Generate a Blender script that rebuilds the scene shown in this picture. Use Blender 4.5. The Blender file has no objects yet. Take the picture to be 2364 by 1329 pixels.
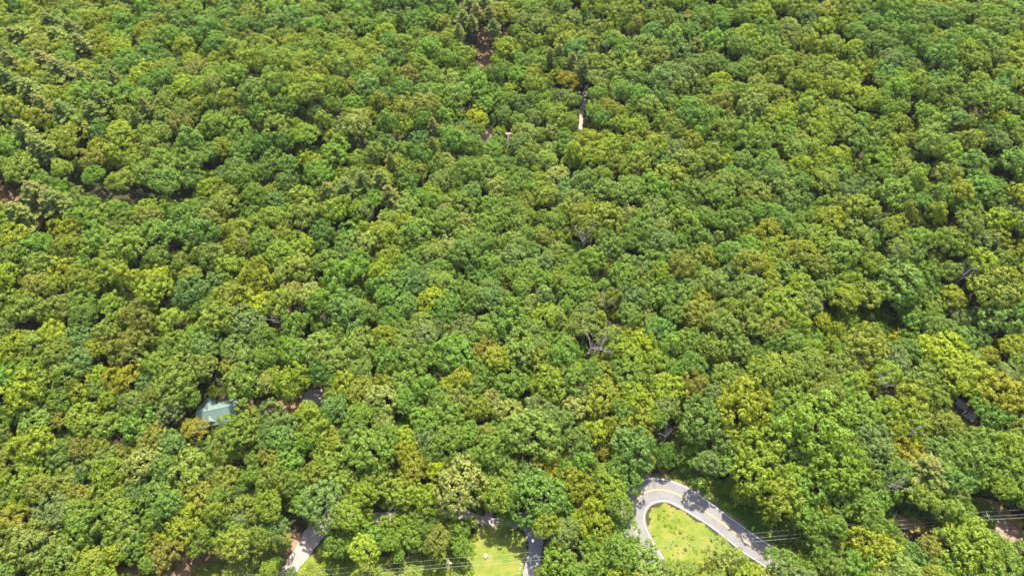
import bpy, math, random, json
import numpy as np
from mathutils import Vector, Matrix
sc = bpy.context.scene
R = math.radians
# ------------------------------------------------------------------ camera, sky, sun, exposure
FPX, CX, CY, PITCH, CAMH = 1576.0, 1182.0, 664.5, R(57), 225.0
cam = bpy.data.cameras.new('camera'); camo = bpy.data.objects.new('camera', cam)
sc.collection.objects.link(camo)
cam.sensor_width = 36.0; cam.lens = 24.0; cam.clip_start = 1.0; cam.clip_end = 9000
camo.location = (0, 0, CAMH); camo.rotation_euler = (math.pi/2 - PITCH, 0, 0)
sc.camera = camo
SUN_EL, SUN_AZ = R(61), R(11)          # azimuth measured clockwise from +Y
w = bpy.data.worlds.new('World'); sc.world = w; w.use_nodes = True
nt = w.node_tree; bg = nt.nodes['Background']
sky = nt.nodes.new('ShaderNodeTexSky'); sky.sky_type = 'NISHITA'; sky.sun_disc = False
sky.sun_elevation = SUN_EL; sky.sun_rotation = SUN_AZ; sky.dust_density = 2.0
nt.links.new(sky.outputs[0], bg.inputs[0]); bg.inputs[1].default_value = 0.15
sl = bpy.data.lights.new('sun', 'SUN'); so = bpy.data.objects.new('sun', sl); sc.collection.objects.link(so)
sl.energy = 4.6; sl.angle = R(0.53); sl.color = (1.0, 0.93, 0.80)
sd = Vector((math.sin(SUN_AZ)*math.cos(SUN_EL), math.cos(SUN_AZ)*math.cos(SUN_EL), math.sin(SUN_EL)))
so.rotation_euler = sd.to_track_quat('Z', 'Y').to_euler(); so.location = sd*400
sc.view_settings.view_transform = 'Standard'; sc.view_settings.look = 'None'
sc.view_settings.exposure = 2.02; sc.view_settings.gamma = 1.0
sc.render.engine = 'CYCLES'
sc.cycles.max_bounces = 6; sc.cycles.diffuse_bounces = 4; sc.cycles.transmission_bounces = 3
sc.cycles.transparent_max_bounces = 4
rnd = random.Random(11); npr = np.random.RandomState(5)
# ------------------------------------------------------------------ terrain and projection
HILLS = [(-240,190,100,85,30),(235,235,85,95,26),(5,250,42,120,-14),(-70,430,220,90,14),
         (150,128,26,24,-11),(-100,235,50,26,11),(120,330,70,50,7),(-150,120,60,40,5)]
def terr(x, y):
    z = 0.0*x
    for cx, cy, sx, sy, a in HILLS:
        z = z + a*np.exp(-((x-cx)/sx)**2 - ((y-cy)/sy)**2)
    z = z + 1.1*np.sin(x*.045+1.3)*np.sin(y*.05)*np.clip((y-110)/60, 0, 1)
    far = np.clip((np.sqrt(x*x+(y-200)**2)-480)/900, 0, 1)
    return z + 120*far*far
def T(x, y): return float(terr(np.float64(x), np.float64(y)))
cp, sp = math.cos(PITCH), math.sin(PITCH)
def ray(X, Y):
    u, v = (X-CX)/FPX, (Y-CY)/FPX
    return Vector((u, cp - v*sp, -sp - v*cp))
def gp(X, Y, h=0.0):                     # point h above the ground seen at photo pixel X, Y
    d = ray(X, Y); z = h
    for _ in range(12):
        t = (z-CAMH)/d.z
        z = .5*z + .5*(T(t*d.x, t*d.y)+h)
    t = (z-CAMH)/d.z
    return Vector((t*d.x, t*d.y, z))
def px(P):
    dx, dy, dz = P[0], P[1], P[2]-CAMH
    dep = dy*cp - dz*sp; v = (-(dy*sp) - dz*cp)/dep
    return CX+FPX*dx/dep, CY+FPX*v, dep
def inpoly(x, y, P):
    c = False; n = len(P); j = n-1
    for i in range(n):
        xi, yi = P[i]; xj, yj = P[j]
        if (yi > y) != (yj > y) and x < (xj-xi)*(y-yi)/(yj-yi)+xi: c = not c
        j = i
    return c
# ------------------------------------------------------------------ tagging helpers
def link(o): sc.collection.objects.link(o); return o
def tag(o, label=None, cat=None, group=None, kind=None):
    if label: o['label'] = label
    if cat: o['category'] = cat
    if group: o['group'] = group
    if kind: o['kind'] = kind
    return o
def empty(name, loc, rz=0.0):
    o = link(bpy.data.objects.new(name, None)); o.location = loc; o.rotation_euler = (0,0,rz); o.empty_display_size = .5
    return o
def mesh_obj(name, V, F, mats, parent=None, smooth=False, mi=None):
    m = bpy.data.meshes.new(name); m.from_pydata([tuple(v) for v in V], [], F)
    for q in (mats if isinstance(mats, (list, tuple)) else [mats]): m.materials.append(q)
    if mi is not None: m.polygons.foreach_set('material_index', mi)
    if smooth: m.polygons.foreach_set('use_smooth', [True]*len(m.polygons))
    m.update(); o = link(bpy.data.objects.new(name, m))
    if parent: o.parent = parent
    return o
class MB:
    def __init__(s): s.V = []; s.F = []
    def add(s, V, F):
        n = len(s.V); s.V += [tuple(v) for v in V]; s.F += [tuple(i+n for i in f) for f in F]
    def box(s, c, d, rz=0, M=None):
        P = []
        for z in (-.5, .5):
            for x, y in ((-.5,-.5),(.5,-.5),(.5,.5),(-.5,.5)): P.append(Vector((x*d[0], y*d[1], z*d[2])))
        if rz: Q = Matrix.Rotation(rz, 3, 'Z'); P = [Q@p for p in P]
        if M: P = [M@p for p in P]
        s.add([p+Vector(c) for p in P], [(3,2,1,0),(4,5,6,7),(0,1,5,4),(1,2,6,5),(2,3,7,6),(3,0,4,7)])
    def tube(s, pts, rad, n=6, cap=True):
        pts = [Vector(p) for p in pts]; V = []; F = []
        for i, p in enumerate(pts):
            d = (pts[min(i+1, len(pts)-1)]-pts[max(i-1, 0)]).normalized()
            a = d.cross(Vector((0,0,1)) if abs(d.z) < .9 else Vector((1,0,0))).normalized(); b = d.cross(a)
            r = rad[i] if isinstance(rad, (list, tuple)) else rad
            for k in range(n):
                t = 2*math.pi*k/n; V.append(p+(a*math.cos(t)+b*math.sin(t))*r)
        for i in range(len(pts)-1):
            for k in range(n):
                F.append((i*n+k, i*n+(k+1)%n, (i+1)*n+(k+1)%n, (i+1)*n+k))
        if cap: F.append(tuple(range(n))[::-1]); F.append(tuple((len(pts)-1)*n+k for k in range(n)))
        s.add(V, F)
    def build(s, name, mat, parent=None, smooth=False): return mesh_obj(name, s.V, s.F, mat, parent, smooth)
# ------------------------------------------------------------------ materials
def newmat(name):
    m = bpy.data.materials.new(name); m.use_nodes = True; t = m.node_tree
    return m, t, t.nodes['Principled BSDF']
def N(t, ty, **kw):
    n = t.nodes.new(ty)
    for k, v in kw.items(): setattr(n, k, v)
    return n
def noise(t, scale, detail=4, rough=.6, coord='Object'):
    c = N(t, 'ShaderNodeTexCoord'); n = N(t, 'ShaderNodeTexNoise'); n.inputs['Scale'].default_value = scale
    n.inputs['Detail'].default_value = detail; n.inputs['Roughness'].default_value = rough
    t.links.new(c.outputs[coord], n.inputs['Vector']); return n.outputs[0]
def ramp(t, src, stops):
    r = N(t, 'ShaderNodeValToRGB'); e = r.color_ramp.elements
    while len(e) < len(stops): e.new(.5)
    for i, (p, c) in enumerate(stops): e[i].position = p; e[i].color = (*c, 1)
    t.links.new(src, r.inputs[0]); return r.outputs[0]
def simple(name, stops, scale=1.0, rough=.8, spec=.3, bump=0, bscale=8, metal=0, detail=5):
    m, t, b = newmat(name); t.links.new(ramp(t, noise(t, scale, detail), stops), b.inputs['Base Color'])
    b.inputs['Roughness'].default_value = rough; b.inputs['Specular IOR Level'].default_value = spec
    b.inputs['Metallic'].default_value = metal
    if bump:
        bp = N(t, 'ShaderNodeBump'); bp.inputs['Strength'].default_value = bump
        t.links.new(noise(t, bscale, 3), bp.inputs['Height']); t.links.new(bp.outputs[0], b.inputs['Normal'])
    return m
def leafmat(name, stuff):
    m, t, b = newmat(name); L = t.links
    if stuff:
        a = N(t, 'ShaderNodeAttribute', attribute_type='INSTANCER', attribute_name='tint'); col = a.outputs['Color']
        a2 = N(t, 'ShaderNodeAttribute', attribute_type='INSTANCER', attribute_name='bloom'); blm = a2.outputs['Fac']
    else:
        a = N(t, 'ShaderNodeObjectInfo'); col = a.outputs['Color']; blm = a.outputs['Alpha']
    g = N(t, 'ShaderNodeNewGeometry'); ri = g.outputs['Random Per Island']
    v = N(t, 'ShaderNodeMapRange'); L.new(ri, v.inputs[0]); v.inputs[3].default_value = .74; v.inputs[4].default_value = 1.30
    m1 = N(t, 'ShaderNodeVectorMath', operation='SCALE'); L.new(col, m1.inputs[0]); L.new(v.outputs[0], m1.inputs['Scale'])
    # clumps drift between fresher and duller leaf colour
    nz = noise(t, .55, 2)
    mr = N(t, 'ShaderNodeMapRange'); L.new(nz, mr.inputs[0]); mr.inputs[1].default_value = .35; mr.inputs[2].default_value = .65
    mx = N(t, 'ShaderNodeMix', data_type='RGBA', blend_type='MULTIPLY'); mx.inputs[0].default_value = 1
    cr = ramp(t, mr.outputs[0], [(0, (.88, .96, 1.08)), (1, (1.12, 1.04, .90))])
    L.new(m1.outputs[0], mx.inputs[6]); L.new(cr, mx.inputs[7])
    # blossom / seed tufts
    lt = N(t, 'ShaderNodeMath', operation='LESS_THAN'); 
    sc_ = N(t, 'ShaderNodeMath', operation='MULTIPLY'); L.new(ri, sc_.inputs[0]); sc_.inputs[1].default_value = 7.31
    fr = N(t, 'ShaderNodeMath', operation='FRACT'); L.new(sc_.outputs[0], fr.inputs[0])
    L.new(fr.outputs[0], lt.inputs[0]); L.new(blm, lt.inputs[1])
    m2 = N(t, 'ShaderNodeMix', data_type='RGBA'); L.new(lt.outputs[0], m2.inputs[0]); L.new(mx.outputs[2], m2.inputs[6])
    m2.inputs[7].default_value = (.28, .285, .080, 1)
    L.new(m2.outputs[2], b.inputs['Base Color']); b.inputs['Roughness'].default_value = .55
    b.inputs['Specular IOR Level'].default_value = .22
    tr = N(t, 'ShaderNodeBsdfTranslucent'); ms = N(t, 'ShaderNodeMixShader'); ms.inputs[0].default_value = .45
    tc = N(t, 'ShaderNodeMix', data_type='RGBA', blend_type='MULTIPLY'); tc.inputs[0].default_value = 1
    L.new(m2.outputs[2], tc.inputs[6]); tc.inputs[7].default_value = (1.25, 1.25, .5, 1); L.new(tc.outputs[2], tr.inputs[0])
    L.new(b.outputs[0], ms.inputs[1]); L.new(tr.outputs[0], ms.inputs[2])
    L.new(ms.outputs[0], t.nodes['Material Output'].inputs[0])
    return m
LEAF = leafmat('leaves', False); LEAFS = leafmat('far_leaves', True)
BARK = simple('bark', [(.3, (.06,.05,.04)), (.7, (.16,.13,.11))], 3, .9, .1, .5)
BARKP = simple('pine_bark', [(.3, (.12,.08,.06)), (.7, (.22,.16,.12))], 3, .9, .1, .5)
DEAD = simple('dead_wood', [(.3, (.17,.14,.12)), (.7, (.30,.26,.235))], 2, .9, .1, .3)
ASPH = simple('asphalt', [(.25, (.100,.094,.094)), (.5, (.120,.113,.112)), (.8, (.142,.134,.132))], .35, .9, .2, .15, 12, 0, 8)
DRIVE = simple('drive_asphalt', [(.25, (.135,.125,.13)), (.75, (.175,.163,.165))], .4, .9, .2, .2, 10, 0, 8)
GRAVEL = simple('gravel', [(.25, (.17,.135,.115)), (.55, (.22,.185,.165)), (.8, (.27,.235,.21))], .6, .95, .1, .4, 9, 0, 9)
DIRT = simple('dirt_track', [(.3, (.12,.08,.06)), (.7, (.24,.17,.13))], .7, .95, .1, .4, 9, 0, 8)
WHITE = simple('white_paint', [(.3, (.30,.30,.29)), (.6, (.46,.46,.44))], 1.5, .7, .3)
YELLOW = simple('yellow_paint', [(.3, (.30,.19,.05)), (.6, (.42,.27,.05))], 1.5, .7, .3)
STONE = simple('boulder', [(.3, (.2,.185,.17)), (.7, (.38,.355,.33))], 1.2, .9, .2, .5, 5)
POLEW = simple('pole_wood', [(.3, (.15,.12,.10)), (.7, (.26,.22,.18))], 2, .9, .1)
STEEL = simple('grey_steel', [(.3, (.30,.31,.33)), (.7, (.45,.46,.48))], 2, .4, .5, 0, 8, .6)
WIRE = simple('wire', [(.3, (.20,.20,.205)), (.7, (.3,.3,.3))], 2, .5, .5, 0, 8, .3)
CERAM = simple('porcelain', [(.3, (.35,.3,.28)), (.7, (.6,.56,.53))], 4, .3, .5)
BRICK = simple('brown_siding', [(.3, (.12,.055,.03)), (.7, (.20,.095,.055))], 3, .85, .2, .3)
DARKP = simple('black_opening', [(.3, (.01,.01,.01)), (.7, (.02,.02,.02))], 3, .9, .1)
GLASS = simple('window_glass', [(.3, (.03,.04,.05)), (.7, (.06,.07,.08))], 3, .1, .6)
SHING = simple('pink_shingle', [(.3, (.17,.115,.095)), (.7, (.24,.17,.145))], 3, .9, .1, .4, 6)
BSHING = simple('brown_shingle', [(.3, (.09,.04,.035)), (.7, (.15,.07,.06))], 3, .9, .1, .4, 6)
GREYR = simple('grey_boards', [(.3, (.22,.20,.19)), (.7, (.36,.33,.31))], 3, .8, .2, .3, 6)
def metalroof():
    m, t, b = newmat('green_metal_roof'); n = noise(t, 1.2, 5)
    t.links.new(ramp(t, n, [(.3, (.110,.162,.134)), (.7, (.150,.208,.178))]), b.inputs['Base Color'])
    b.inputs['Roughness'].default_value = .36; b.inputs['Metallic'].default_value = .25; b.inputs['Specular IOR Level'].default_value = .6
    return m
ROOFM = metalroof()
# ------------------------------------------------------------------ ground zones (photo outlines laid on the terrain)
def wp(poly): return [tuple(gp(X, Y).xy) for X, Y in poly]
Z = {}
Z['grass'] = [wp(p) for p in [
   [(1100,1214),(1160,1206),(1196,1220),(1216,1243),(1217,1270),(1203,1329),(1196,1372),(1082,1372),(1090,1300),(1100,1250)],
   [(640,1372),(682,1322),(745,1250),(860,1285),(1000,1280),(1100,1235),(1090,1372)],
   [(1350,1372),(1340,1300),(1360,1270),(1385,1265),(1400,1300),(1400,1372)],
   [(1503,1175),(1530,1162),(1560,1170),(1620,1210),(1680,1252),(1760,1310),(1830,1372),(1560,1372),(1525,1290),(1497,1225)]]]
Z['weed'] = [wp(p) for p in [
   [(430,1372),(440,1310),(520,1290),(600,1262),(660,1262),(640,1310),(610,1372)],
   [(1525,1098),(1600,1060),(1700,1150),(1900,1240),(1990,1372),(1920,1372),(1800,1268),(1700,1200),(1600,1130)],
   [(2060,1140),(2130,1120),(2300,1180),(2280,1240),(2180,1215),(2090,1190)],
   [(1900,730),(1960,720),(2100,740),(2110,790),(2000,780),(1920,770)]]]
Z['sand'] = [wp(p) for p in [
   [(2035,1165),(2070,1185),(2120,1200),(2170,1225),(2190,1262),(2160,1250),(2080,1215),(2030,1185)],
   [(2230,1150),(2290,1150),(2364,1200),(2364,1290),(2310,1240),(2275,1200),(2235,1170)],
   [(2030,1215),(2080,1222),(2100,1245),(2060,1260),(2035,1240)],
   [(1340,1265),(1375,1262),(1385,1310),(1365,1345),(1345,1320)],
   [(2190,920),(2215,930),(2275,1000),(2240,1010),(2195,960)]]]
Z['dirt'] = [wp(p) for p in [
   [(200,1372),(240,1322),(330,1292),(470,1262),(700,1225),(705,1250),(640,1320),(610,1372)],
   [(1480,1105),(1510,1093),(1560,1100),(1610,1125),(1700,1190),(1830,1290),(1900,1372),(1880,1372),(1780,1275),(1600,1140),(1560,1118),(1500,1112)],
   [(1930,1190),(1990,1180),(2010,1230),(1940,1245)],[(2140,1100),(2170,1110),(2230,1160),(2210,1175),(2150,1130)],
   [(180,118),(215,120),(215,140),(185,142)],[(30,480),(95,490),(95,530),(55,530)],
   [(0,425),(40,430),(50,460),(0,465)],[(1095,70),(1180,60),(1190,130),(1130,165),(1105,150)],
   [(680,905),(745,900),(745,935),(640,955),(560,945)],[(560,950),(640,935),(645,955),(560,958)]]]
def zone_vals(x, y):
    for i, k in enumerate(('sand','grass','weed','dirt')):
        for p in Z[k]:
            if inpoly(x, y, p): return k
    return None
def build_ground():
    def axis(parts):
        a = []
        for s, e, st in parts: a += list(np.arange(s, e, st))
        return np.array(a + [parts[-1][1]])
    xs = axis([(-4000,-600,200),(-600,-330,15),(-330,-180,3),(-180,200,.8),(200,330,3),(330,600,15),(600,4000,200)])
    ys = axis([(-3000,-200,200),(-200,20,10),(20,125,.8),(125,160,1.6),(160,420,3),(420,800,20),(800,4000,200)])
    XX, YY = np.meshgrid(xs, ys); ZZ = terr(XX, YY); nx, ny = len(xs), len(ys)
    ZZ = ZZ + 0.0
    co = np.stack([XX.ravel(), YY.ravel(), ZZ.ravel()], 1)
    idx = np.arange(nx*ny).reshape(ny, nx)
    q = np.stack([idx[:-1,:-1], idx[:-1,1:], idx[1:,1:], idx[1:,:-1]], -1).reshape(-1, 4)
    m = bpy.data.meshes.new('ground'); m.vertices.add(len(co)); m.vertices.foreach_set('co', co.ravel())
    m.loops.add(q.size); m.loops.foreach_set('vertex_index', q.ravel()); m.polygons.add(len(q))
    m.polygons.foreach_set('loop_start', np.arange(0, q.size, 4)); m.update(calc_edges=True)
    m.polygons.foreach_set('use_smooth', [True]*len(q))
    col = np.zeros((len(co), 4)); col[:, 3] = 1
    cmap = {'grass': (1,0,0), 'weed': (.55,0,.45), 'sand': (0,1,0), 'dirt': (0,0,1)}
    boxes = [(k, p, min(a for a, b in p), max(a for a, b in p), min(b for a, b in p), max(b for a, b in p)) for k in ('dirt','weed','grass','sand') for p in Z[k]]
    for k, p, x0, x1, y0, y1 in boxes:
        sel = np.where((co[:,0] > x0-1) & (co[:,0] < x1+1) & (co[:,1] > y0-1) & (co[:,1] < y1+1))[0]
        for i in sel:
            x = co[i,0]+math.sin(co[i,1]*1.3)*.5+math.sin(co[i,1]*3.1+1)*.3; y = co[i,1]+math.sin(co[i,0]*1.1)*.5
            if inpoly(x, y, p): col[i,:3] = cmap[k]
    a = m.color_attributes.new('zone', 'FLOAT_COLOR', 'POINT'); a.data.foreach_set('color', col.ravel())
    mt, t, b = newmat('ground'); L = t.links
    at = N(t, 'ShaderNodeAttribute', attribute_name='zone'); sp_ = N(t, 'ShaderNodeSeparateColor'); L.new(at.outputs[0], sp_.inputs[0])
    floor = ramp(t, noise(t, .3, 8, .7), [(.3, (.022,.018,.012)), (.46, (.040,.028,.018)), (.58, (.028,.045,.012)), (.78, (.06,.042,.028))])
    grass = ramp(t, noise(t, .22, 9, .75), [(.30, (.055,.085,.012)), (.45, (.090,.118,.016)), (.57, (.125,.132,.026)), (.70, (.160,.135,.055))])
    sand = ramp(t, noise(t, .25, 8, .7), [(.3, (.10,.09,.02)), (.45, (.15,.115,.03)), (.6, (.22,.165,.08)), (.8, (.28,.21,.14))])
    dirt = ramp(t, noise(t, .3, 8, .7), [(.3, (.07,.055,.018)), (.5, (.14,.085,.048)), (.7, (.22,.145,.10))])
    cur = floor
    n2 = noise(t, 1.3, 4)
    for o, c in (('Blue', dirt), ('Green', sand), ('Red', grass)):
        mr = N(t, 'ShaderNodeMapRange'); ad = N(t, 'ShaderNodeMath', operation='ADD'); L.new(sp_.outputs[o], ad.inputs[0])
        s2 = N(t, 'ShaderNodeMath', operation='MULTIPLY_ADD'); L.new(n2, s2.inputs[0]); s2.inputs[1].default_value = .7; s2.inputs[2].default_value = -.35
        L.new(s2.outputs[0], ad.inputs[1]); L.new(ad.outputs[0], mr.inputs[0]); mr.inputs[1].default_value = .35; mr.inputs[2].default_value = .6
        mx = N(t, 'ShaderNodeMix', data_type='RGBA'); L.new(mr.outputs[0], mx.inputs[0]); L.new(cur, mx.inputs[6]); L.new(c, mx.inputs[7]); cur = mx.outputs[2]
    L.new(cur, b.inputs['Base Color']); b.inputs['Roughness'].default_value = .95; b.inputs['Specular IOR Level'].default_value = .1
    bp = N(t, 'ShaderNodeBump'); bp.inputs['Strength'].default_value = .6; bp.inputs['Distance'].default_value = .4
    L.new(noise(t, 1.6, 8, .75), bp.inputs['Height']); L.new(bp.outputs[0], b.inputs['Normal'])
    m.materials.append(mt)
    tag(link(bpy.data.objects.new('ground', m)), kind='structure')
build_ground()
# ------------------------------------------------------------------ roads
def cr(P, n):
    out = []
    for i in range(len(P)-1):
        p0, p1, p2, p3 = P[max(i-1,0)], P[i], P[i+1], P[min(i+2,len(P)-1)]
        for k in range(n):
            t = k/n; out.append(.5*((2*p1)+(p2-p0)*t+(2*p0-5*p1+4*p2-p3)*t*t+(3*p1-p0-3*p2+p3)*t**3))
    return out+[P[-1]]
def strip(name, pairs, mat, dz, n=8, cols=6, e0=0.0, e1=0.0, parent=None, jag=0):
    A = cr([gp(*a).xy.to_3d() for a, b in pairs], n); B = cr([gp(*b).xy.to_3d() for a, b in pairs], n)
    V = []; F = []
    for i in range(len(A)):
        d = (B[i]-A[i]); L = d.length; d = d/L
        a = A[i]-d*(e0+jag*rnd.uniform(-1,1)); b = B[i]+d*(e1+jag*rnd.uniform(-1,1))
        for k in range(cols+1):
            p = a.lerp(b, k/cols); V.append((p.x, p.y, T(p.x, p.y)+dz))
    for i in range(len(A)-1):
        for k in range(cols):
            q = i*(cols+1)+k; F.append((q, q+1, q+cols+2, q+cols+1))
    return mesh_obj(name, V, F, mat, parent), A, B
def line(name, A, B, t0, wdt, dz, parent, mat, gaps=None, off=0):
    V = []; F = []
    for i in range(len(A)):
        d = (B[i]-A[i]).normalized(); c = A[i].lerp(B[i], t0)+d*off
        for s in (-.5, .5):
            p = c+d*wdt*s; V.append((p.x, p.y, T(p.x, p.y)+dz))
    for i in range(len(A)-1):
        if gaps and gaps(i): continue
        F.append((2*i, 2*i+1, 2*i+3, 2*i+2))
    return mesh_obj(name, V, F, mat, parent)
ROADP = [((1495,1355),(1565,1355)),((1470,1300),(1538,1300)),((1448,1250),(1507,1250)),((1437,1205),(1488,1208)),((1436,1160),(1488,1182)),
 ((1456,1124),(1498,1166)),((1486,1108),(1512,1158)),((1514,1104),(1530,1155)),((1547,1110),(1545,1157)),((1574,1120),(1560,1164)),
 ((1596,1131),(1577,1173)),((1635,1157),(1608,1192)),((1679,1190),(1648,1219)),((1717,1217),(1686,1249)),((1753,1243),(1720,1276)),
 ((1789,1267),(1756,1299)),((1850,1312),(1815,1342)),((1900,1350),(1862,1385))]
road, RA, RB = strip('road', ROADP, ASPH, .09, 8, 8, .35, .35); tag(road, kind='structure')
line('edge_line', RA, RB, 0, .16, .098, road, WHITE); line('edge_line', RA, RB, 1, .16, .098, road, WHITE)
line('centre_line', RA, RB, .5, .12, .098, road, YELLOW, None, -.14); line('centre_line', RA, RB, .5, .12, .098, road, YELLOW, None, .14)
# worn concrete gutter round the inside of the bend
V = []; F = []
for i in range(len(RA)):
    d = (RB[i]-RA[i]).normalized(); a = RB[i]+d*.36
    for o, h in ((0, .10), (.0, .17), (.22, .17), (.26, .02)):
        p = a+d*o; V.append((p.x, p.y, T(p.x, p.y)+h))
for i in range(12, 90):
    for k in range(3): q = i*4+k; F.append((q, q+1, q+5, q+4))
tag(mesh_obj('kerb', V, F, DIRT), kind='structure')
GR = [((600,1372),(650,1372)),((643,1329),(678,1329)),((659,1299),(698,1299)),((677,1275),(716,1278)),((695,1246),(738,1248)),((712,1215),(762,1220)),
 ((740,1188),(792,1200)),((800,1180),(835,1200)),((870,1184),(880,1203)),((960,1178),(960,1196)),((1060,1176),(1062,1196)),((1112,1192),(1112,1208)),((1175,1200),(1172,1213)),((1202,1208),(1192,1220))]
g, _, _ = strip('gravel_road', GR, GRAVEL, .07, 6, 5, .2, .2, None, .25); tag(g, kind='structure')
DR = [((1200,1372),(1242,1372)),((1207,1329),(1243,1329)),((1214,1298),(1247,1298)),((1221,1272),(1250,1272)),((1221,1252),(1253,1248)),((1213,1230),(1250,1222)),((1196,1212),(1225,1190)),((1180,1202),(1190,1180))]
g, _, _ = strip('driveway', DR, DRIVE, .08, 6, 5, .1, .1, None, .08); tag(g, kind='structure')
g, _, _ = strip('side_road', [((1250,1246),(1250,1226)),((1300,1232),(1300,1212)),((1360,1198),(1350,1178)),((1418,1162),(1408,1136)),((1444,1172),(1440,1138))], ASPH, .075, 6, 5); tag(g, kind='structure')
g, _, _ = strip('path', [((1122,1140),(1138,1140)),((1121,1175),(1138,1175)),((1116,1206),(1140,1206))], DIRT, .06, 5, 4, 0, 0, None, .2); tag(g, kind='structure')
for P in ([((1336,300),(1344,300)),((1338,270),(1346,270)),((1340,245),(1350,245)),((1346,220),(1356,220)),((1350,195),(1358,195))],
          [((690,935),(760,935)),((700,915),(752,915)),((712,898),(750,898))],
          [((2140,1095),(2160,1100)),((2180,1150),(2205,1140)),((2240,1180),(2270,1165)),((2300,1230),(2330,1205)),((2364,1290),(2390,1250))]):
    g, _, _ = strip('gravel_path', P, GRAVEL if P[0][0][0] < 2000 else DIRT, .07, 5, 4, 0, 0, None, .2); tag(g, kind='structure')
# ------------------------------------------------------------------ buildings
def gable(L, W, he, hr, over=.5, th=.12):       # roof slabs along local x: returns (front slab, back slab)
    out = []
    for s in (-1, 1):
        m = MB(); sl_ = (hr-he)/(W/2); y1 = s*(W/2+over); z1 = he-sl_*over
        a = [(-L/2-over, 0, hr), (L/2+over, 0, hr), (L/2+over, y1, z1), (-L/2-over, y1, z1)]
        V = a+[(x, y, z-th) for x, y, z in a]
        m.add(V, [(0,1,2,3),(7,6,5,4),(0,4,5,1),(1,5,6,2),(2,6,7,3),(3,7,4,0)]); out.append(m)
    return out
def ribs(m, L, W, he, hr, s, over=.5, step=.45):
    sl_ = (hr-he)/(W/2); n = int(L/step)
    for i in range(n+1):
        x = -L/2+i*L/n
        m.add([(x-.03,0,hr+.002),(x+.03,0,hr+.002),(x+.03,s*(W/2+over),he-sl_*over+.002),(x-.03,s*(W/2+over),he-sl_*over+.002),
               (x-.03,0,hr+.05),(x+.03,0,hr+.05),(x+.03,s*(W/2+over),he-sl_*over+.05),(x-.03,s*(W/2+over),he-sl_*over+.05)],
              [(4,5,6,7),(0,1,5,4),(1,2,6,5),(2,3,7,6),(3,0,4,7)])
def walls(L, W, he, hr, z0=-1.5):
    m = MB(); a, b = L/2, W/2
    V = [(-a,-b,z0),(a,-b,z0),(a,b,z0),(-a,b,z0),(-a,-b,he-.1),(a,-b,he-.1),(a,b,he-.1),(-a,b,he-.1),(-a,0,hr-.2),(a,0,hr-.2)]
    m.add(V, [(0,1,5,4),(2,3,7,6),(1,2,6,9,5),(3,0,4,8,7)]); return m
def windows(root, L, W, zs, xs_, side):
    for x in xs_:
        for z in zs:
            m = MB(); m.box((x, side*(W/2+.02), z), (1.1, .06, 1.3)); f = m.build('window', WHITE, root)
            g_ = MB(); g_.box((x, side*(W/2+.065), z), (.9, .03, 1.1)); g_.build('pane', GLASS, f)
# green-roofed house
HL, HW, HE, HR = 12.2, 7.4, 4.6, 7.4
c0 = gp(500, 948, 6.0); c0.z = T(c0.x, c0.y)
hs = empty('house', c0, R(14)); tag(hs, 'brown house with green ribbed metal roof, gable dormers and tall chimney among the trees', 'house')
walls(HL, HW, HE, HR).build('wall', BRICK, hs)
for s, m in zip((-1, 1), gable(HL, HW, HE, HR)):
    ribs(m, HL, HW, HE, HR, s); m.build('roof', ROOFM, hs)
m = MB(); m.tube([(-HL/2-.5,0,HR+.03),(HL/2+.5,0,HR+.03)], .09, 6); m.build('ridge_cap', ROOFM, hs)
def dormer(cx, s, wd, reach, hrd):
    d = MB(); he_ = hrd-wd*.42; y1 = s*reach; bz = HR-(HR-HE)/(HW/2)*reach
    for q in (-1, 1):
        x1 = cx+q*(wd/2+.25); ze = he_-.25*.84
        a = [(cx, 0, hrd), (cx, y1, hrd), (x1, y1, ze), (x1, 0, ze)]
        d.add(a+[(x, y, z-.1) for x, y, z in a], [(0,1,2,3),(7,6,5,4),(0,4,5,1),(1,5,6,2),(2,6,7,3),(3,7,4,0)])
        n = int(reach/.45)
        for i in range(1, n+1):
            y = s*reach*i/n
            d.add([(cx,y-.03,hrd+.04),(cx,y+.03,hrd+.04),(x1,y+.03,ze+.04),(x1,y-.03,ze+.04)], [(0,1,2,3)])
    dr = d.build('dormer_roof', ROOFM, hs)
    w_ = MB(); f = s*(reach-.35)
    for q in (-1, 1): w_.add([(cx+q*wd/2, s*.8, he_-.15),(cx+q*wd/2, f, he_-.15),(cx+q*wd/2, f, HE-1),(cx+q*wd/2, s*.8, HE-1)], [(0,1,2,3)])
    w_.add([(cx-wd/2,f,HE-1),(cx+wd/2,f,HE-1),(cx+wd/2,f,he_-.15),(cx,f,hrd-.15),(cx-wd/2,f,he_-.15)], [(0,1,2,3,4)])
    dw = w_.build('dormer_wall', BRICK, hs)
    g_ = MB(); g_.box((cx, f+s*.03, he_-.9), (1.2, .05, 1.1)); g_.build('window', GLASS, hs)
dormer(-HL*.20, 1, 3.6, HW/2+1.3, HR-.15); dormer(-HL*.20, -1, 3.0, HW/2-.4, HR-1.0)
m = MB(); m.box((HL/2+.55+.5, -.1, 3.6), (1.05, 1.5, 10.2)); ch = m.build('chimney', BRICK, hs)
m = MB(); m.box((HL/2+1.05, -.1, 8.78), (1.35, 1.8, .16)); m.build('chimney_cap', CERAM, ch)
m = MB(); m.tube([(HL/2+1.05,-.1,8.86),(HL/2+1.05,-.1,9.1)], .32, 10); m.build('flue', DARKP, ch)
windows(hs, HL, HW, (1.5,), (-4,-.5,3.5), -1)
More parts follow.
